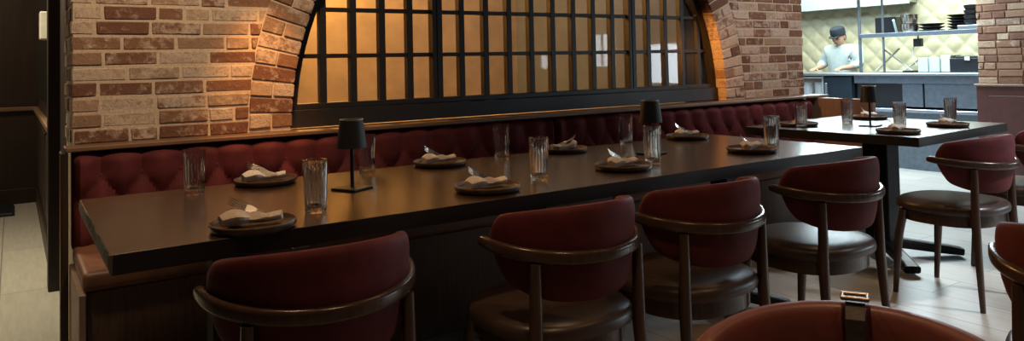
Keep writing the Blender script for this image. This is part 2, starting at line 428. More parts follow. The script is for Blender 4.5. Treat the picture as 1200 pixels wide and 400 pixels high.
# dark frame following the arch
bm = NB(); N = 60; rr = []
for k in range(N + 1):
    a = PI * k / N
    rr.append([bm.verts.new((AX + r * math.cos(a), y, AZ + r * math.sin(a))) for r, y in ((AR - 0.004, wy - 0.03), (AR - 0.05, wy - 0.03), (AR - 0.05, wy + 0.04), (AR - 0.004, wy + 0.04))])
for a_, b_ in zip(rr, rr[1:]):
    for q in range(4): bm.faces.new((a_[q], a_[(q + 1) % 4], b_[(q + 1) % 4], b_[q]))
obj('window_arch_frame', bm, WINFR, wf)
thick = [0.50, 2.068, 3.640]
PX = []
for a_, b_ in ((0.497, 1.965), (1.965, 3.433), (3.433, 4.9)):
    for k in range(9): PX.append((a_ + (b_ - a_) * k / 9, k == 0))
for x, th in PX:
    if x < AX - AR + 0.03 or x > AX + AR - 0.03: continue
    hw = 0.030 if th else 0.0175
    bm = NB(); box(bm, x - hw, x + hw, wy - (0.028 if th else 0.014), wy + 0.03, RAILZ - 0.005, zarc(x + (hw if x > AX else -hw)) - 0.02, 0.002)
    if th: box(bm, x - 0.004, x + 0.004, wy - 0.032, wy - 0.02, RAILZ, zarc(x) - 0.03)
    obj('mullion', bm, WINFR, wf)
MZ = [1.2615, 1.4995, 1.7375, 1.9755, 2.2135]
for z in MZ:
    hx = math.sqrt(AR * AR - (z - AZ) ** 2) - 0.03
    bm = NB(); box(bm, AX - hx, AX + hx, wy - 0.010, wy + 0.02, z - 0.011, z + 0.011, 0.002)
    obj('muntin', bm, WINFR, wf)
bm = NB()
pts = [(AX + (AR - .02) * math.cos(PI * k / 40), AZ + (AR - .02) * math.sin(PI * k / 40)) for k in range(41)]
bm.faces.new([bm.verts.new((x, wy + .006, z)) for x, z in pts])
obj('window_glass', bm, PANE, wf)

# ---- private room behind the window
b = NB(); box(b, 0.33, 4.22, 5.85, 5.95, 0, 2.9); struct(obj('wall_private_room', b, PLASTER))
b = NB(); box(b, 4.0, 4.1, wy + .06, 5.85, 0, 2.9); struct(obj('wall_private_side', b, PALEGREY))

# ---- entry side: partition running away on the left, panelled wainscot
pt = bpy.data.objects.new('wall_partition', None); COL.objects.link(pt); pt['kind'] = 'structure'
b = NB(); box(b, 0.205, 0.33, 4.98, 8.36, 0, 2.9); obj('partition_core', b, DARKWOOD, pt)
b = NB(); box(b, 0.165, 0.335, 4.86, 4.98, 0, 2.9, 0.004); obj('corner_post', b, DARKWOOD, pt)
b = NB(); box(b, 0.19, 0.2045, 5.15, 8.2, 1.0, 2.6, 0.004); obj('dark_glass_panel', b, DGLASS, pt)
b = NB(); box(b, 0.165, 0.2045, 4.98, 8.35, 0.86, 0.90, 0.006); obj('chair_rail', b, CAPWOOD, pt)
b = NB(); box(b, 0.185, 0.2045, 4.98, 8.35, 0, 0.14, 0.004); obj('skirting', b, DARKWOOD, pt)
for y0 in (5.2, 6.3, 7.4):
    b = NB(); box(b, 0.192, 0.2045, y0, y0 + 0.9, 0.22, 0.78, 0.006); obj('wainscot_panel', b, DARKWOOD, pt)
b = NB(); box(b, XL + .02, 0.33, WY + .45, 4.87, 0, 2.9); struct(obj('wall_return', b, DARKWOOD))
b = NB(); box(b, -3.1, 0.2, 8.325, 8.36, 0.86, 0.90, 0.006); struct(obj('trim_1', b, CAPWOOD))
b = NB(); box(b, -3.1, 0.2, 8.34, 8.36, 0, 0.14, 0.004); struct(obj('baseboard_entry', b, DARKWOOD))
b = NB(); box(b, 0.145, 0.19, 5.55, 5.68, 1.42, 1.60, 0.008, 2)
sw = obj('wall_box', b, CREAM); tag(sw, 'small cream box on the dark glass of the left partition', 'wall box')
b = NB(); box(b, -0.80, 0.013, 7.66, 8.28, 0.001, 0.03, 0.01, 2)
tag(obj('floor_mat', b, BLACK), 'black mat on the pale floor by the far left wall', 'mat')

# ---- far wall with brick pier, wainscot, street windows (x = 7.7)
FX = 7.72
bm = NB(); ys = [-3.5]
for y0, y1, z0, z1, p in sorted(WINS):
    box(bm, FX + .01, FX + .25, ys[-1], y0, 0, 2.9)
    box(bm, FX + .01, FX + .25, y0, y1, 0, z0); box(bm, FX + .01, FX + .25, y0, y1, z1, 2.9); ys.append(y1)
box(bm, FX + .01, FX + .25, ys[-1], 3.42, 0, 2.9)
struct(obj('wall_right', bm, MORTAR2))
bm = NB(); lay = bm.loops.layers.color.new('brick'); z = 0.91; i = 0
while z < 2.85:
    brick_run(bm, lay, 1.35, 3.425, z, CH + .004, FX, FX + 0.09, axis='y', off=0.105 * (i % 2)); z += CH + .004; i += 1
struct(obj('wall_brick_pier', bm, MBR))
b = NB(); box(b, FX - 0.05, FX + .02, 0.4, 3.43, 0, 0.885, 0.004)
for y0 in (0.8, 1.5, 2.2, 2.9): box(b, FX - 0.06, FX - .045, y0, y0 + .42, 0.2, 0.80, 0.005)
wn = struct(obj('wall_wainscot', b, WAINS))
b = NB(); box(b, FX - 0.075, FX + .02, 0.4, 3.44, 0.885, 0.908, 0.004); struct(obj('trim_2', b, CAPWOOD))
for k, (y0, y1, z0, z1, p) in enumerate(WINS):
    wo = bpy.data.objects.new('window_%d' % (k + 2), None); COL.objects.link(wo); wo['kind'] = 'structure'
    b = NB()
    for yy in (y0 + .002, (y0 + y1) / 2 - .012, y1 - .027): box(b, FX + .015, FX + .045, yy, yy + .025, z0, z1)
    for zz in (z0 + .002, z1 - .027): box(b, FX + .015, FX + .045, y0, y1, zz, zz + .025)
    obj('window_frame', b, WINFR, wo)

# ------------------------------------------------------------------ kitchen
b = NB(); box(b, 9.2, 9.3, 2.6, 6.6, 0, 2.9); struct(obj('wall_kitchen', b, WALLP))
b = NB(); box(b, 5.06, 9.3, 6.5, 6.6, 0, 2.9); struct(obj('wall_back', b, WALLP))
b = NB(); box(b, FX + .25, 9.3, 2.55, 2.65, 0, 2.9); struct(obj('wall_kitchen_side', b, WALLP))
# quilted backsplash, real relief
bm = NB(); ny, nz = 210, 110; y0, y1, z0, z1 = 2.68, 6.48, 0.92, 2.6; g = []
for a in range(ny + 1):
    row = []
    for c in range(nz + 1):
        y = y0 + (y1 - y0) * a / ny; z = z0 + (z1 - z0) * c / nz
        u = (y + z) / 0.24; v = (y - z) / 0.24
        h = (abs(math.sin(PI * u)) * abs(math.sin(PI * v))) ** 0.5 * 0.022
        row.append(bm.verts.new((9.185 - h, y, z)))
    g.append(row)
for a in range(ny):
    for c in range(nz): bm.faces.new((g[a][c], g[a + 1][c], g[a + 1][c + 1], g[a][c + 1]))
tag(obj('quilted_backsplash', bm, QUILT, smooth=True), 'pale quilted steel sheet lining the wall behind the cook', 'backsplash')
# pass counter
KX = 7.78
ct = thing('kitchen_counter', 'long steel pass counter of the open kitchen, under the wire shelf', 'counter', (KX + .3, 4.3, 0))
def kb(name, x0, x1, y0, y1, z0, z1, mat, par=ct, bev=0.004):
    bm = NB(); ox, oy, oz = par.location if par else (0, 0, 0)
    box(bm, x0 - ox, x1 - ox, y0 - oy, y1 - oy, z0 - oz, z1 - oz, bev); return obj(name, bm, mat, par)
def box_tag(name, x0, x1, y0, y1, z0, z1, mat, label, cat, bev=0.006):
    bm = NB(); box(bm, x0, x1, y0, y1, z0, z1, bev, 2); return tag(obj(name, bm, mat), label, cat)
kb('worktop', KX - .05, KX + .62, 3.43, 5.9, 0.985, 1.012, STEEL)
kb('fascia', KX - .02, KX + .5, 3.43, 4.73, 0.90, 0.984, DSTEEL)
kb('body', KX + .03, KX + .6, 4.2, 4.73, 0.64, 0.90, BLACK)
kb('warming_bay', KX + .30, KX + .6, 3.43, 4.2, 0.64, 0.90, BLACK)
kb('steel_door', KX - .01, KX + .28, 3.43, 3.97, 0.66, 0.90, DSTEEL)
kb('steel_door', KX - .01, KX + .28, 3.985, 4.20, 0.66, 0.90, DSTEEL)
kb('lower_rail', KX - .04, KX + .55, 3.43, 4.66, 0.60, 0.635, STEEL)
kb('plinth', KX + .05, KX + .6, 3.43, 4.73, 0.0, 0.60, DSTEEL)
fr = thing('undercounter_fridge', 'dark blue undercounter fridge between the steel rack and the pass', 'fridge', (KX + .3, 4.93, 0))
kb('body', KX + .0, KX + .55, 4.745, 5.10, 0.05, 0.98, NAVY, fr)
kb('door', KX - .03, KX - .002, 4.75, 5.095, 0.12, 0.97, NAVY, fr)
kb('handle', KX - .06, KX - .035, 5.04, 5.065, 0.55, 0.9, STEEL, fr)
rk = thing('steel_rack', 'bright steel rack of tubs under the left end of the pass', 'rack', (KX + .3, 5.45, 0))
kb('side', KX + .0, KX + .5, 5.78, 5.80, 0.1, 0.98, PALES, rk); kb('side', KX + .0, KX + .5, 5.12, 5.14, 0.1, 0.98, PALES, rk)
for z in (0.15, 0.55, 0.95): kb('shelf', KX + .0, KX + .5, 5.14, 5.78, z, z + .02, PALES, rk)
for k, y in enumerate((5.22, 5.38, 5.54, 5.69)):
    bm = NB(); lathe(bm, [(0.0001, 0), (0.06, 0), (0.065, 0.33), (0.06, 0.335), (0.055, 0.02), (0.0001, 0.02)], n=20)
    o = obj('steel_tub', bm, PALES, smooth=True); o.location = (KX + .1, y, 0.571)
    tag(o, 'tall steel tub on the middle shelf of the rack under the pass', 'tub', 'steel tubs in the rack')
# hood above the cook
hd = thing('extractor_hood', 'pale blue steel extractor hood over the cook', 'hood', (8.4, 4.9, 0))
kb('canopy', 8.95, 9.15, 4.72, 6.4, 1.84, 2.2, STEEL, hd); kb('lip', 8.92, 8.949, 4.70, 6.4, 1.82, 2.0, BOXB, hd)
# shelf unit over the pass
sh = thing('pass_shelf', 'steel shelf on slim posts over the right half of the pass', 'shelf', (KX + .3, 4.0, 1.012))
kb('shelf_board', KX + .12, KX + .56, 3.43, 4.72, 1.412, 1.432, STEEL, sh)
kb('shelf_lip', KX + .105, KX + .119, 3.43, 4.72, 1.40, 1.445, DSTEEL, sh)
for y, r in ((4.73, 0.017), (4.46, 0.012)):
    bm = NB(); rod(bm, (-.17, y - 4.0, 0), (-.17, y - 4.0, 1.2), r); obj('post', bm, DSTEEL, sh)
SZ = 1.433
b = NB(); box(b, 7.56, 7.68, 3.48, 5.22, 1.99, 2.05, .006); ph = obj('pass_fill_housing', b, DSTEEL); tag(ph, 'added slim steel housing of the fill light over the front of the kitchen pass', 'lamp')  # added housing for the fill light above the pass
# items on the shelf
sx = KX + .27
box_tag('speaker_box', sx - .05, sx + .12, 4.36, 4.60, SZ, SZ + .19, BLACK, 'black box at the left end of the kitchen shelf', 'box')
bm = NB(); rod(bm, (KX + .12, 4.335, SZ + .15), (KX + .20, 4.345, SZ + .012), 0.012)
tag(obj('white_tongs', bm, BOXB), 'pale slanted utensil leaning by the shelf post', 'utensil')
def bowl(name, y, z, r, h, mat, label, grp=None, x=sx):
    bm = NB(); lathe(bm, [(0.0001, 0), (r * .8, 0), (r * .97, h * .5), (r, h), (r * .95, h), (r * .88, h * .5), (r * .7, h * .15), (0.0001, h * .15)], n=28)
    o = obj(name, bm, mat, smooth=True); o.location = (x, y, z); return tag(o, label, 'bowl' if 'bowl' in name else 'plate', grp)
for k in range(2): bowl('wire_bowl', 4.235, SZ + .102 * k, 0.095, 0.10, CHROME, 'crinkled silver bowl nested in a stack beside the black box on the kitchen shelf', 'silver bowls on the kitchen shelf')
def flat(y, z, r, label, grp, mat=BLACK, x=sx):
    bm = NB(); lathe(bm, [(0.0001, 0), (r * .6, 0), (r, .022), (r, .028), (r * .6, .008), (0.0001, .008)], n=28)
    o = obj('black_plate', bm, mat, smooth=True); o.location = (x, y, z); return tag(o, label, 'plate', grp)
for k in range(3): flat(4.00, SZ + .032 * k, .125, 'shiny black plate in the low stack at the middle of the kitchen shelf', 'black plates, low stack', x=sx - .02)
for k in range(6): flat(3.80, SZ + .030 * k, .115, 'shiny black plate in the middle stack on the kitchen shelf', 'black plates, middle stack', x=sx + .16)
box_tag('steel_tray_box', sx - .12, sx + .04, 3.44, 3.70, SZ, SZ + .055, STEEL, 'grey steel box under the tall bowl stack on the kitchen shelf', 'box')
for k in range(4): bowl('black_bowl', 3.57, SZ + .056 + .0505 * k, 0.095, 0.05, BLACK, 'black bowl in the tall stack at the right end of the kitchen shelf', 'tall stack of black bowls', x=sx - .03)
# items on the pass
PZ = 1.013
for k, (ya, yb) in enumerate(((4.03, 4.13), (3.91, 4.02))):
    box_tag('storage_tub', KX + .2, KX + .4, ya, yb, PZ, PZ + .155, BOXB, ('left' if k == 0 else 'right') + ' one of the two pale blue tubs on the pass counter', 'tub')
box_tag('cream_container', KX + .2, KX + .42, 3.80, 3.90, PZ, PZ + .175, BOXC, 'cream container between the blue tubs and the black crate on the pass', 'container')
cr = thing('black_crate', 'wide black crate at the right end of the pass counter', 'crate', (KX + .27, 3.60, PZ))
bm = NB(); box(bm, -.14, .14, -.17, .18, 0, .145, .008, 2); obj('crate_body', bm, BLACK, cr)
bm = NB(); box(bm, -.145, .145, -.175, .12, .146, .165, .006, 2); obj('lid', bm, BLACK, cr)
bm = NB(); box(bm, -.15, -.146, -.02, .03, .12, .16); obj('highlight_patch', bm, CREAM, cr)  # cream patch standing in for the highlight on the crate
box_tag('card_reader', KX + .12, KX + .24, 4.15, 4.26, PZ, PZ + .022, BLACK, 'small flat black device on the pass by the slanted frame', 'device')
hk = thing('hanging_scanner', 'small black gadget hanging on a cord under the kitchen shelf', 'gadget', (KX + .2, 4.12, 1.287))
bm = NB(); box(bm, -.03, .03, -.04, .04, 0, .085, .006, 2); obj('body', bm, BLACK, hk)
bm = NB(); sweep(bm, [(0, .0, .085), (0, .0, .124)], circ(.008, 8), up=(0, 1, 0)); obj('hook', bm, DSTEEL, hk)
bm = NB(); sweep(bm, [(0, .04, .03), (0, .06, -.04), (0, .055, -.12), (0, .03, -.2)], circ(.006, 8), up=(1, 0, 0)); obj('cord', bm, CREAM, hk)
wr = thing('slanted_rack', 'pale slanted wire rack standing on the pass left of the blue tubs', 'rack', (KX + .3, 4.4, PZ))
for a_, b_ in (((0, .26, .01), (0, -.02, .26)), ((0, -.16, .01), (0, .16, .26)), ((0, .20, .01), (0, -.18, .01)), ((0, -.26, .16), (0, -.06, .01))):
    bm = NB(); rod(bm, a_, b_, .009); obj('bar', bm, BOXC, wr)

# ------------------------------------------------------------------ cook
def skin(name, verts, edges, mat, parent, sub=2):
    me = bpy.data.meshes.new(name); me.from_pydata([v[0] for v in verts], edges, [])
    o = bpy.data.objects.new(name, me); COL.objects.link(o); o.parent = parent
    m = o.modifiers.new('s', 'SKIN'); m.use_smooth_shade = True
    s = o.modifiers.new('d', 'SUBSURF'); s.levels = sub; s.render_levels = sub
    for k, v in enumerate(verts): me.skin_vertices[0].data[k].radius = v[1] if isinstance(v[1], tuple) else (v[1], v[1])
    me.skin_vertices[0].data[0].use_root = True
    me.materials.append(mat); return o
ck = thing('person', 'cook in a pale blue chef coat and dark cap, looking down behind the pass', 'person', (8.70, 5.44, 0.0), math.radians(0))
ck.scale = (.975, .975, .975)
# local frame: faces -x (towards the dining room)
V = [((0, 0, .92), .13), ((0, 0, 1.06), (.12, .15)), ((-.01, 0, 1.20), (.12, .16)), ((-.02, 0, 1.30), (.075, .11)), ((-.03, 0, 1.375), .048), ((-.05, 0, 1.42), .048),
     ((-.02, .17, 1.29), .045), ((-.03, .245, 1.13), .046), ((-.19, .22, 1.09), .036), ((-.27, .20, 1.085), .026),
     ((-.02, -.17, 1.29), .045), ((-.03, -.245, 1.13), .046), ((-.20, -.20, 1.09), .036), ((-.28, -.17, 1.085), .026),
     ((0, .09, .86), .09), ((0, .10, .48), .06), ((.02, .10, .09), .042), ((-.12, .11, .04), .04),
     ((0, -.09, .86), .09), ((0, -.10, .48), .06), ((.02, -.10, .09), .042), ((-.12, -.11, .04), .04)]
Eg = [(0,1),(1,2),(2,3),(3,4),(4,5),(3,6),(6,7),(7,8),(8,9),(3,10),(10,11),(11,12),(12,13),(0,14),(14,15),(15,16),(16,17),(0,18),(18,19),(19,20),(20,21)]
for side, (w0, d) in ((1, ((-.27, .20, 1.085), 9)), (-1, ((-.28, -.17, 1.085), 13))):
    base = len(V); palm = Vector(w0) + Vector((-.055, -.01 * side, -.012))
    V.append((tuple(palm), (.03, .015))); Eg.append((d, base))
    for f_ in range(4):
        o_ = (f_ - 1.5) * .019; ln = (.028, .034, .031, .024)[f_]
        k = len(V); p0 = palm + Vector((-.03, o_, 0))
        V.append((tuple(p0), .009)); V.append((tuple(p0 + Vector((-ln, 0, -.008))), .008)); V.append((tuple(p0 + Vector((-ln * 1.6, 0, -.03))), .007))
        Eg += [(base, k), (k, k + 1), (k + 1, k + 2)]
    k = len(V); V.append((tuple(palm + Vector((.01, -.034 * side, -.004))), .010)); V.append((tuple(palm + Vector((-.025, -.05 * side, -.015))), .008)); Eg += [(base, k), (k, k + 1)]
skin('body', V, Eg, SKIN, ck)
CV = [((0, 0, .80), (.15, .19)), ((0, 0, .98), (.15, .19)), ((-.01, 0, 1.14), (.145, .19)), ((-.02, 0, 1.30), (.125, .18)), ((-.03, 0, 1.385), (.075, .08)),
      ((-.02, .175, 1.305), .088), ((-.03, .262, 1.13), .066), ((-.16, .235, 1.11), .05),
      ((-.02, -.175, 1.305), .088), ((-.03, -.262, 1.13), .066), ((-.17, -.215, 1.11), .05)]
skin('chef_coat', CV, [(0,1),(1,2),(2,3),(3,4),(3,5),(5,6),(6,7),(3,8),(8,9),(9,10)], COAT, ck)
# head (looks down to its own right)
bm = NB(); bmesh.ops.create_uvsphere(bm, u_segments=32, v_segments=24, radius=1)
for v in bm.verts:
    x, y, z = v.co
    jaw = 1 - 0.28 * max(0, -z) ** 1.3
    px, py, pz = x * .098 * (1 - .06 * max(0, -z)), y * .076 * jaw, z * .118
    if x < -.3:
        nz_ = math.exp(-((z + .10) / .17) ** 2 - (y / .17) ** 2); px -= .024 * nz_ * max(0, (.35 - z) / .5)      # nose
        ey = sum(math.exp(-((z - .08) / .10) ** 2 - ((y - s * .38) / .16) ** 2) for s in (-1, 1)); px += .012 * ey   # sockets
        px -= .006 * math.exp(-((z - .22) / .08) ** 2 - (y / .5) ** 2)                                             # brow
        px -= .007 * math.exp(-((z + .42) / .06) ** 2 - (y / .3) ** 2); px += .004 * math.exp(-((z + .50) / .025) ** 2 - (y / .28) ** 2)  # mouth
    v.co = (px, py, pz)
head_m = Matrix.Translation((-.075, 0, 1.475)) @ Matrix.Rotation(math.radians(-18), 4, 'Y') @ Matrix.Rotation(math.radians(4), 4, 'Z')
bmesh.ops.transform(bm, matrix=head_m, verts=bm.verts[:]); hd_ = obj('head', bm, SKIN, ck, True)
for s in (-1, 1):
    bm = NB(); bmesh.ops.create_uvsphere(bm, u_segments=12, v_segments=8, radius=1)
    for v in bm.verts: v.co = (v.co.x * .018 + .005, v.co.y * .009 + s * .076, v.co.z * .03)
    bmesh.ops.transform(bm, matrix=head_m, verts=bm.verts[:]); obj('ear', bm, SKIN, hd_, True)
    bm = NB(); bmesh.ops.create_uvsphere(bm, u_segments=12, v_segments=8, radius=1)
    for v in bm.verts: v.co = (v.co.x * .008 - .083, v.co.y * .014 + s * .029, v.co.z * .006 + .008)
    bmesh.ops.transform(bm, matrix=head_m, verts=bm.verts[:]); obj('eye', bm, HAIR, hd_, True)
    bm = NB(); sweep(bm, [(-.094, s * .012, .026), (-.094, s * .03, .031), (-.083, s * .046, .026)], circ(.0035, 6)); bmesh.ops.transform(bm, matrix=head_m, verts=bm.verts[:]); obj('eyebrow', bm, HAIR, hd_, True)
bm = NB(); sweep(bm, [(-.094, -.024, -.053), (-.1, 0, -.051), (-.094, .024, -.053)], circ(.003, 6)); bmesh.ops.transform(bm, matrix=head_m, verts=bm.verts[:]); obj('mouth', bm, BRASS, hd_, True)
bm = NB(); bmesh.ops.create_uvsphere(bm, u_segments=28, v_segments=16, radius=1)
for v in bm.verts: v.co = (v.co.x * .104 + .008, v.co.y * .082, v.co.z * .116 + .004)
bmesh.ops.delete(bm, geom=[v for v in bm.verts if v.co.z < -.05 or (v.co.x < -.02 and v.co.z < .05)], context='VERTS')
bmesh.ops.transform(bm, matrix=head_m, verts=bm.verts[:]); obj('hair', bm, HAIR, ck, True)
bm = NB(); rg = lathe(bm, [(1.0, .035), (1.03, .055), (1.02, .10), (.93, .13), (.55, .145), (.001, .146)], n=32)
for v in bm.verts: v.co.x = v.co.x * .105 + .004; v.co.y *= .086
sweep(bm, [(-.085, -.06, .045), (-.13, -.03, .038), (-.14, 0, .036), (-.13, .03, .038), (-.085, .06, .045)], sqr(.05, .008), scale=[.6, 1, 1, 1, .6])
bmesh.ops.transform(bm, matrix=head_m, verts=bm.verts[:]); obj('cap', bm, CAPF, ck, True)

# ------------------------------------------------------------------ ledge, banquettes
b = NB(); box(b, 0.175, 5.30, 3.44, WY + 0.006, 0.886, 0.906, 0.004)
tag(obj('banquette_ledge', b, CAPWOOD), 'long brown wooden ledge capping the tufted banquette along the brick wall', 'ledge')
BX0, BXM, BX1 = 0.20, 2.612, 5.085
A_T = 0.150; Z1 = 0.785; BB = 0.11
def tuft(x, z):
    if z >= Z1:
        h = abs(math.sin(PI * x / A_T)) ** 1.1
    else:
        u = x / A_T + (z - Z1) / (2 * BB); v = x / A_T - (z - Z1) / (2 * BB)
        h = (abs(math.sin(PI * u)) * abs(math.sin(PI * v))) ** 0.55
    return h
def banq(x0, x1, label, seat_y=2.945):
    t = thing('banquette', label, 'banquette', ((x0 + x1) / 2, 3.2, 0))
    ox = (x0 + x1) / 2; hw = (x1 - x0) / 2
    bm = NB(); nx = int((x1 - x0) / 0.0125); zb_, zt_ = 0.50, 0.884; nz_ = 34; g = []
    for i in range(nx + 1):
        x = x0 + (x1 - x0) * i / nx; row = []
        ex = min(x - x0, x1 - x); edge = 1 - max(0, 1 - ex / 0.03) ** 2.2
        for k in range(nz_ + 1):
            z = zb_ + (zt_ - zb_) * k / nz_
            tt = max(0, 1 - (zt_ - z) / 0.05); rnd = (1 - tt ** 2.5)
            h = tuft(x, z)
            y = 3.468 - (0.020 + 0.036 * h * (0.35 + 0.65 * rnd)) * edge - 0.012 * rnd + 0.055 * (z - .5) + 0.05 * (tt ** 3)
            row.append(bm.verts.new((x - ox, y - 3.2, z - (0.012 * (1 - h) if k == nz_ else 0))))
        g.append(row)
    for i in range(nx):
        for k in range(nz_): bm.faces.new((g[i][k], g[i + 1][k], g[i + 1][k + 1], g[i][k + 1]))
    # close the sides and back
    yb_ = 3.555 - 3.2
    for row, xx in ((g[0], x0 - ox), (g[-1], x1 - ox)):
        c0 = bm.verts.new((xx, yb_, zb_)); c1 = bm.verts.new((xx, yb_, zt_)); bm.faces.new([c0] + row + [c1])
    tl = bm.verts.new((x0 - ox, yb_, zt_)); tr = bm.verts.new((x1 - ox, yb_, zt_)); bm.faces.new([r[-1] for r in g] + [tr, tl])
    bk = obj('backrest', bm, RED, t, True)
    bmb = NB()
    k0 = int(x0 / A_T) - 1
    for r_ in range(3):
        z = Z1 - BB * r_
        if z < 0.54: break
        for k in range(k0, int(x1 / A_T) + 2):
            x = (k + 0.5 * (r_ % 2)) * A_T
            if x < x0 + .02 or x > x1 - .02: continue
            y = 3.468 - .032 + .055 * (z - .5)
            bm2 = bmesh.ops.create_uvsphere(bmb, u_segments=8, v_segments=6, radius=0.010)
            for v in bm2['verts']: v.co = (v.co.x + x - ox, v.co.y * .5 + y - 3.2, v.co.z + z)
    bt = obj('tuft_buttons', bmb, RED, bk, True); bt['kind'] = 'stuff'
    bm = NB(); box(bm, -hw, hw, seat_y - 3.2, 3.46 - 3.2, 0.447, 0.515, 0.020, 4); obj('seat_cushion', bm, TAN, t, True)
    bm = NB(); box(bm, -hw + .012, hw, seat_y + .018 - 3.2, 3.50 - 3.2, 0.0, 0.445, 0.003); obj('base', bm, BASEWOOD, t)
    return t
t1 = banq(BX0, BXM - .002, 'left banquette section, burgundy tufted back with tan seat end, under the pale brick')
t2 = banq(BXM + .002, BX1, 'right banquette section, brighter burgundy tufted back running to the far brick pier')
b = NB(); box(b, -0.0, 0.022, -.255, .26, 0, 0.444, 0.003); o = obj('side_panel', b, ENDWOOD, t1); o.location = (BX0 - .025 - t1.location.x + .014, 0, 0)
ep = thing('banquette_end_post', 'slim dark wooden end post behind the left end of the banquette', 'post', (0.172, 3.52, 0))
b = NB(); box(b, -.012, .014, -.075, .03, 0.12, 0.885, 0.003); obj('post', b, DARKWOOD, ep)
b = NB(); box(b, -.014, -.0125, -.075, -.065, 0.12, 0.885); obj('edge_strip', b, CAPWOOD, ep)
b = NB(); box(b, -.012, .014, -.075, .03, 0.0, 0.119); obj('foot_block', b, ENDWOOD, ep)
ee = thing('end_screen', 'light brown wooden end panel closing the right end of the banquette', 'panel', (5.2, 3.3, 0))
b = NB(); box(b, -.05, -.012, -.30, .25, 0, 0.885, 0.004); obj('panel', b, ENDWOOD, ee)
b = NB(); box(b, -.012, .05, .02, .25, 0, 0.885, 0.004); obj('stile', b, ENDWOOD, ee)

# ------------------------------------------------------------------ tables
TT = 0.778; TH = 0.049
def pedestal(t, x, y, half=0.30, col=0.05, zt=TT - TH):
    bm = NB(); box(bm, x - col, x + col, y - col, y + col, 0.05, zt, 0.006); obj('column', bm, BLACKM, t)
    for k in range(2):
        bm = NB()
        for s in (-1, 1):
            d = Vector((math.cos(PI/4 + k * PI/2), math.sin(PI/4 + k * PI/2), 0)) * s
            sweep(bm, [(x + d.x * .03, y + d.y * .03, .085), (x + d.x * half * .9, y + d.y * half * .9, .04), (x + d.x * half * 1.08, y + d.y * half * 1.08, .030)], sqr(.075, .055), scale=[(1, 1.1), (1, .9), (1.15, .75)])
        obj('foot', bm, BLACKM, t)
    bm = NB(); box(bm, x - .2, x + .2, y - .25, y + .25, zt - .02, zt - .001, 0.003); obj('mounting_plate', bm, BLACKM, t)
ta = thing('dining_table', 'long dark wooden table running beside the banquette, set for eight', 'table', (1.72, 2.42, 0))
ta['label'] = 'long dark wooden table running along the banquette, set for eight'
def top(name, t, x0, x1, y0, y1, mat=TABLE):
    ox, oy = t.location.x, t.location.y
    bm = NB(); box(bm, x0 - ox, x1 - ox, y0 - oy, y1 - oy, TT - TH, TT, 0.001, 1)
    for f in bm.faces: f.material_index = 0 if f.normal.z > .5 or f.calc_center_median().z > TT - .0012 else 1
    return obj(name, bm, mat, t, mats=[mat, EDGE])
TB = 0.001
top('tabletop', ta, 0.617, 3.27, 1.965, 2.885); top('extension_leaf', ta, 0.190, 0.6165, 1.962, 2.885)
# worn end grain strip on the left end
bm = NB(); g = []
for k in range(31):
    y = 1.958 + .914 * k / 30 - 2.42; j = random.uniform(0, .005)
    g.append((bm.verts.new((0.1895 - j - 1.72, y, TT - .0005)), bm.verts.new((0.1885 - random.uniform(0, .006) - 1.72, y, TT - TH * .5)), bm.verts.new((0.1895 - 1.72, y, TT - TH + .001)), bm.verts.new((0.1925 - 1.72, y, TT - TH + .001)), bm.verts.new((0.1935 - 1.72, y, TT - .0004))))
for a_, b_ in zip(g, g[1:]):
    for q in range(5): bm.faces.new((a_[q], a_[(q + 1) % 5], b_[(q + 1) % 5], b_[q]))
bm.faces.new(g[0]); bm.faces.new(g[-1]); obj('worn_end_edge', bm, TABLE_END, ta)
bm = NB(); box(bm, .617 - 1.72, .66 - 1.72, 1.967 - 2.42, 1.985 - 2.42, TT - TH - .006, TT - TH - .0005); obj('joining_bracket', bm, STEEL, ta)
for x in (0.55, 1.70, 2.85): pedestal(ta, x - 1.72, 2.42 - 2.42, .26)
tb = thing('dining_table', 'square dark table with a pale shine, in front of the open kitchen', 'table', (4.37, 2.52, 0), math.radians(3))
bm = NB(); box(bm, -.575, .555, -.50, .54, TT - TH, TT, 0.001, 1)
for f in bm.faces: f.material_index = 0 if f.calc_center_median().z > TT - .0012 else 1
obj('tabletop', bm, TABLE, tb, mats=[TABLE, EDGE])
pedestal(tb, -.02, -.02, .40, .075)

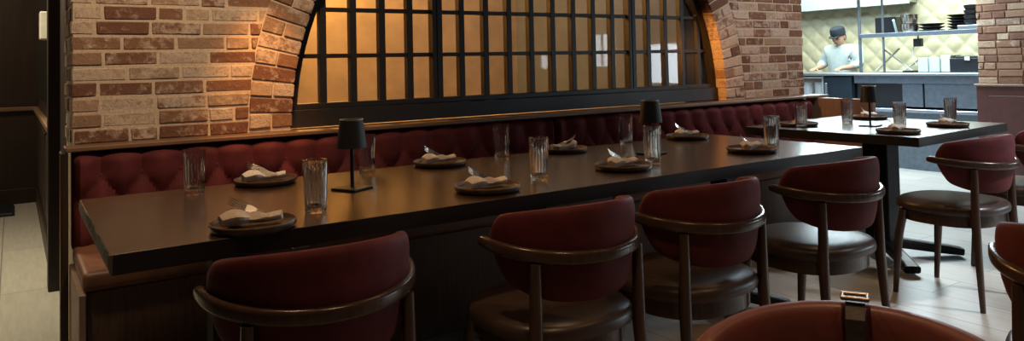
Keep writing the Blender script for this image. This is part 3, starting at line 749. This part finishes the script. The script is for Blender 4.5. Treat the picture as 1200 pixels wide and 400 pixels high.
# ------------------------------------------------------------------ chair
CR = 0.262
def make_chair(label):
    t = thing('dining_chair', label, 'chair')
    # back rail: bent wood band
    bm = NB(); pts = []; scl = []
    N = 40
    for k in range(N + 1):
        a = PI + PI * k / N            # from left tip round the back to right tip
        e = abs(k - N / 2) / (N / 2)
        r = CR - .011
        x, y = r * math.cos(a), r * math.sin(a) * 1.04
        z = .668 + .028 * e ** 2
        if e > .999: y += .0
        pts.append((x, y, z)); scl.append((1, 1 - .25 * max(0, (e - .85) / .15)))
    pts = [(pts[0][0], .008, pts[0][2])] + pts + [(pts[-1][0], .008, pts[-1][2])]; scl = [(.7, .6)] + scl + [(.7, .6)]
    sweep(bm, pts, sqr(.024, .037, .42, 4), scale=scl)
    obj('back_rail', bm, CHAIRWOOD, t, True)
    # padded curved back
    bm = NB(); NA, NV = 44, 22; grid = []
    A0 = math.radians(87)
    for i in range(NA + 1):
        s = -1 + 2 * i / NA; row = []
        a = -PI/2 + A0 * s
        es = abs(s)
        top_ = .808 - .042 * es ** 2 - .075 * max(0, (es - .82) / .18) ** 2.4
        bot = .535 + .085 * es ** 3 + .09 * max(0, (es - .8) / .2) ** 2
        hh = (top_ - bot) / 2; mid = (top_ + bot) / 2
        th = .021 * math.sqrt(max(0.02, 1 - max(0, (es - .86) / .14) ** 2))
        for k in range(NV):
            q = 2 * PI * k / NV
            cu, sv = math.cos(q), math.sin(q)
            u = th * math.copysign(abs(cu) ** .6, cu); v = math.copysign(abs(sv) ** .45, sv) * hh
            z = mid + v
            lean = .04 * (z - .64) / .14 * .35
            bulge = .012 * (1 - (v / hh) ** 2) * (1 if cu > 0 else -.2)
            r = CR - .046 + u + lean + bulge * .5
            row.append(bm.verts.new((r * math.cos(a), r * math.sin(a) * 1.02, z)))
        grid.append(row)
    for a_, b_ in zip(grid, grid[1:]):
        for k in range(NV): bm.faces.new((a_[k], a_[(k + 1) % NV], b_[(k + 1) % NV], b_[k]))
    bm.faces.new(grid[0]); bm.faces.new(grid[-1])
    obj('backrest', bm, REDC, t, True)
    # seat
    def supere(r, n=40, p=2.5, sy=1.0):
        out = []
        for k in range(n):
            a = 2 * PI * k / n; c, s = math.cos(a), math.sin(a)
            out.append((r * math.copysign(abs(c) ** (2 / p), c), r * sy * math.copysign(abs(s) ** (2 / p), s) + .02))
        return out
    bm = NB(); rings = []
    for f_, z in ((.90, .425), (.985, .432), (1.0, .447), (.985, .463), (.93, .475), (.7, .483), (.35, .486)):
        rings.append([bm.verts.new((x * f_, (y - .02) * f_ + .02, z)) for x, y in supere(.238)])
    for a_, b_ in zip(rings, rings[1:]):
        for k in range(40): bm.faces.new((a_[k], a_[(k + 1) % 40], b_[(k + 1) % 40], b_[k]))
    bm.faces.new(rings[0]); bm.faces.new(rings[-1]); obj('seat', bm, SEATL, t, True)
    bm = NB(); rings = []
    for f_, z in ((.86, .375), (.90, .372), (.90, .424), (.86, .424)):
        rings.append([bm.verts.new((x * f_, (y - .02) * f_ + .02, z)) for x, y in supere(.235)])
    for k0 in range(4):
        a_, b_ = rings[k0], rings[(k0 + 1) % 4]
        for k in range(40): bm.faces.new((a_[k], a_[(k + 1) % 40], b_[(k + 1) % 40], b_[k]))
    obj('seat_frame', bm, CHAIRWOOD, t, True)
    for s in (-1, 1):
        bm = NB(); sweep(bm, [(s * .188, -.175, .655), (s * .190, -.172, .42), (s * .205, -.195, 0.0)], sqr(.036, .036, .4, 4), up=(0, 1, 0), scale=[.8, 1.05, .62])
        obj('leg', bm, CHAIRWOOD, t, True)
        bm = NB(); sweep(bm, [(s * .186, .165, .424), (s * .195, .19, .30), (s * .205, .215, 0.0)], sqr(.038, .038, .4, 4), up=(0, 1, 0), scale=[1, 1, .6])
        obj('leg', bm, CHAIRWOOD, t, True)
    return t
G1 = 'burgundy barrel chairs'
c1 = make_chair('burgundy barrel-back chair nearest the left end of the long table')
c1.location = (0.605, 1.655 + .17, 0)
dup(c1, (1.368, 1.835, 0), 0, 'second burgundy barrel-back chair along the long table, counting from its left end')
dup(c1, (1.935, 1.825, 0), 0, 'third burgundy barrel-back chair along the long table, left of the end chair')
dup(c1, (2.70, 1.85, 0), 0, 'burgundy barrel-back chair at the right end of the long table')
dup(c1, (3.925, 1.87, 0), 0, 'burgundy barrel-back chair at the near corner of the square table')
dup(c1, (4.72, 1.86, 0), 0, 'burgundy barrel-back chair behind another at the square table, cut by the right edge')
dup(c1, (2.19, 0.68, 0), math.radians(-72), 'dark barrel-back chair cut off by the lower right edge of the picture')
# foreground chair, seen from its open side
fc = dup(c1, (0.985, 0.615, 0), math.radians(121), 'oxblood leather tub chair in the near foreground with a strap over its back')
for ch in fc.children:
    if ch.name.startswith('backrest'):
        ch.data = ch.data.copy(); ch.data.materials[0] = REDL
fc.scale = (1, 1, .966)
sp = NB(); sweep(sp, [(0, -.186, .60), (0, -.186, .70), (0, -.188, .795), (0, -.204, .816), (0, -.240, .812), (0, -.252, .74)], sqr(.006, .030), up=(1, 0, 0), scale=[1] * 6)
o = obj('strap', sp, STRAP, fc)
sp = NB()
for y0_, z0_, y1_, z1_ in ((-.202, .826, -.228, .826),):
    for x_ in (-.019, .019): rod(sp, (x_, y0_, z0_), (x_, y1_, z1_), .0035)
    for y_ in (y0_, y1_): rod(sp, (-.021, y_, z0_), (.021, y_, z0_), .0040)
obj('strap_buckle', sp, BRASS, o, True)

# ------------------------------------------------------------------ tableware
def make_glass(label):
    bm = NB(); n = 160
    prof = [(0.0005, 0.0, 0), (.029, 0.0, 0), (.031, .003, 0), (.0318, .012, 1), (.0332, .05, 1), (.0348, .10, 1), (.0358, .128, 1), (.0365, .145, 0), (.0362, .1535, 0), (.0347, .1535, 0), (.0335, .145, 0), (.0305, .05, 0), (.0280, .020, 0), (.02, .015, 0), (0.0005, .0145, 0)]
    rings = []
    for r, z, fl in prof:
        ring = []
        for i in range(n):
            a = 2 * PI * i / n; rr = r - (.0030 * (1 - abs(math.sin(10 * a))) if fl else 0)
            ring.append(bm.verts.new((rr * math.cos(a), rr * math.sin(a), z)))
        rings.append(ring)
    for a_, b_ in zip(rings, rings[1:]):
        for i in range(n): bm.faces.new((a_[i], a_[(i + 1) % n], b_[(i + 1) % n], b_[i]))
    bm.faces.new(rings[0]); bm.faces.new(rings[-1])
    o = obj('highball_glass', bm, GLASS, smooth=True)
    return tag(o, label, 'glass')
TZ = TT + .0006
g0 = make_glass('fluted glass beside the front-left plate of the long table'); g0.location = (.738, 2.143, TZ)
for x, y, l in ((.518, 2.729, 'fluted glass at the far left corner of the long table, against the banquette'),
                (1.166, 2.775, 'fluted glass standing just behind the left table lamp'),
                (1.814, 2.79, 'fluted glass on the banquette side, midway along the long table'),
                (1.582, 2.189, 'fluted glass at the front middle of the long table, right of the second plate'),
                (2.597, 2.83, 'fluted glass on the banquette side, left of the second table lamp'),
                (2.185, 2.225, 'fluted glass directly in front of the second table lamp'),
                (2.925, 2.20, 'fluted glass at the right end of the long table'),
                (3.87, 2.70, 'fluted glass at the far left corner of the square table'),
                (4.391, 2.73, 'fluted glass at the back of the square table, left of its lamp'),
                (4.20, 2.29, 'fluted glass at the near middle of the square table'),
                (4.80, 2.30, 'fluted glass at the right end of the square table')):
    c = g0.copy(); COL.objects.link(c); c.location = (x, y, TZ); c['label'] = l; c.rotation_euler.z = x
# plates
bm = NB()
rg = lathe(bm, [(0.0005, .003), (.080, .003), (.085, .0), (.104, .002), (.110, .008), (.1115, .019), (.1105, .0215), (.108, .0215), (.106, .012), (.100, .0085), (0.0005, .008)], n=56)
for f in bm.faces:
    c = f.calc_center_median(); f.material_index = 1 if (c.z > .0165) else 0
p0 = obj('plate', bm, PLATE, smooth=True, mats=[PLATE, PLATER]); p0['category'] = 'plate'
# napkin roll
def cloth_roll():
    bm = NB(); prof = []
    for k in range(20):
        a = 2 * PI * k / 20; r = 1 + .13 * math.sin(3 * a + 1) + .07 * math.sin(5 * a)
        prof.append((.027 * r * math.cos(a), .0185 * r * math.sin(a)))
    pts = []; sc_ = []
    for k in range(17):
        s = k / 16; x = -.082 + .155 * s
        pts.append((x, .014 * math.sin(s * 3.2) - .006, .0 + .0190 + .004 * math.sin(s * 7)))
        wd = .55 + 1.0 * math.exp(-((s - .28) / .2) ** 2) + .45 * math.exp(-((s - .85) / .2) ** 2) + .05 * math.sin(23 * s)
        sc_.append((wd * .85, .62 + .55 * math.exp(-((s - .22) / .2) ** 2)))
    sweep(bm, pts, prof, scale=sc_)
    return bm
def cloth_flap():
    bm = NB(); n = 14; g = []
    for i in range(n + 1):
        row = []
        for k in range(n + 1):
            u, v = i / n, k / n
            x = -.055 + .125 * u; wv = .032 * (1 - .35 * u)
            y = -.024 + (v) * .044 * (1 - .2 * u) + .004 * u
            z = .038 - .012 * abs(v - .5) * 2 - .010 * u + .0035 * math.sin(u * 11 + v * 5)
            row.append(bm.verts.new((x, y, max(z, .010))))
        g.append(row)
    for i in range(n):
        for k in range(n): bm.faces.new((g[i][k], g[i + 1][k], g[i + 1][k + 1], g[i][k + 1]))
    bmesh.ops.solidify(bm, geom=bm.faces[:], thickness=.0022); return bm
n0 = thing('napkin', '', 'napkin'); 
nr = obj('rolled_cloth', cloth_roll(), NAP, n0, True); obj('folded_corner', cloth_flap(), NAP, n0, True)
def fork_mesh():
    bm = NB()
    sweep(bm, [(.02, 0, 0), (.0, 0, .001), (-.02, 0, .003), (-.04, 0, .005)], sqr(.010, .0025), scale=[(1.5, 1), (1, 1), (.55, 1), (.7, 1)])
    sweep(bm, [(-.038, 0, .005), (-.052, 0, .0045), (-.068, 0, .004)], sqr(.022, .002), scale=[(.35, 1), (.95, 1), (1.0, 1)])
    for q in range(4):
        y = (q - 1.5) * .0064
        sweep(bm, [(-.066, y, .004), (-.095, y, .007), (-.116, y, .013)], sqr(.0036, .002), scale=[1, 1, .6])
    return bm
k0 = obj('fork', fork_mesh(), CHROME); k0['category'] = 'fork'
places = [
 ((.532, 2.037), -8, 'front-left plate of the long table'),
 ((1.317, 2.120), 5, 'second plate on the front side of the long table'),
 ((1.985, 2.185), 12, 'third plate on the front side of the long table'),
 ((2.775, 2.195), 20, 'plate at the front right end of the long table'),
 ((.777, 2.800), 0, 'back-left plate of the long table, by the banquette'),
 ((1.500, 2.790), 5, 'plate on the banquette side, right of the left lamp'),
 ((2.17, 2.800), 190, 'plate at the middle of the banquette side'),
 ((3.0, 2.790), 0, 'plate on the banquette side behind the second lamp'),
 ((3.985, 2.185), 15, 'plate at the near left corner of the square table'),
 ((4.53, 2.190), 20, 'plate at the near right side of the square table'),
 ((4.02, 2.82), 200, 'plate at the far left corner of the square table'),
 ((4.76, 2.80), 10, 'plate at the back of the square table behind its lamp')]
first = True
for (x, y), ang, l in places:
    d = math.radians(ang)
    if first: P_, N_, K_ = p0, n0, k0
    else:
        P_ = p0.copy(); COL.objects.link(P_); N_ = dup(n0, (0, 0, 0)); K_ = k0.copy(); COL.objects.link(K_)
    first = False
    P_.location = (x, y, TZ); P_.rotation_euler.z = d; P_['label'] = 'dark brown round ' + l
    N_.location = (x, y, TZ + .0085); N_.rotation_euler = (0, 0, d); N_['label'] = 'rolled cream napkin on ' + l
    off = Vector((.050, .008, 0)); off.rotate(Matrix.Rotation(d + .25, 3, 'Z'))
    K_.location = (x + off.x, y + off.y, TZ + .024); K_.rotation_euler = (math.radians(50), math.radians(22), d - .15); K_['label'] = 'steel fork on ' + l
# cordless lamps
def make_lamp(label):
    t = thing('table_lamp', label, 'lamp')
    bm = NB(); box(bm, -.052, .052, -.052, .052, 0, .008, .003, 2); obj('base', bm, SHADE, t)
    bm = NB(); lathe(bm, [(.0065, .008), (.0065, .235)], n=16); r_ = bm.verts[:]; obj('stem', bm, SHADE, t, True)
    bm = NB(); lathe(bm, [(.0525, .143), (.0400, .240), (.0375, .240), (.0505, .143)], n=40); rings = None
    lathe(bm, [(.0001, .232), (.0380, .232)], n=40); obj('lamp_shade', bm, SHADE, t, True)
    bm = NB(); lathe(bm, [(.0405, .239), (.0405, .242), (.0370, .242), (.0370, .239), (.0405, .239)], n=40); obj('shade_rim', bm, RIMW, t, True)
    bm = NB(); lathe(bm, [(.0001, .170), (.014, .172), (.018, .19), (.012, .215), (.0066, .232)], n=20); obj('diffuser', bm, CREAM, t, True)
    return t
l1 = make_lamp('charcoal cordless table lamp at the left half of the long table'); l1.location = (.978, 2.459, TZ); l1.rotation_euler.z = .5
dup(l1, (2.40, 2.45, TZ), .3, 'charcoal cordless table lamp at the right half of the long table')
dup(l1, (4.27, 2.508, TZ), .2, 'charcoal cordless table lamp on the square table before the kitchen')

# rings for the added ceiling downlights
for i, (dx, dy, p) in enumerate(DL):
    bm = NB(); lathe(bm, [(.06, 0), (.06, -.012), (.045, -.012), (.045, 0)], n=24)
    o = obj('downlight', bm, CREAM, smooth=True); o.location = (dx, dy, 2.898)
    tag(o, 'small round ring of an added ceiling downlight', 'downlight', 'added downlights')
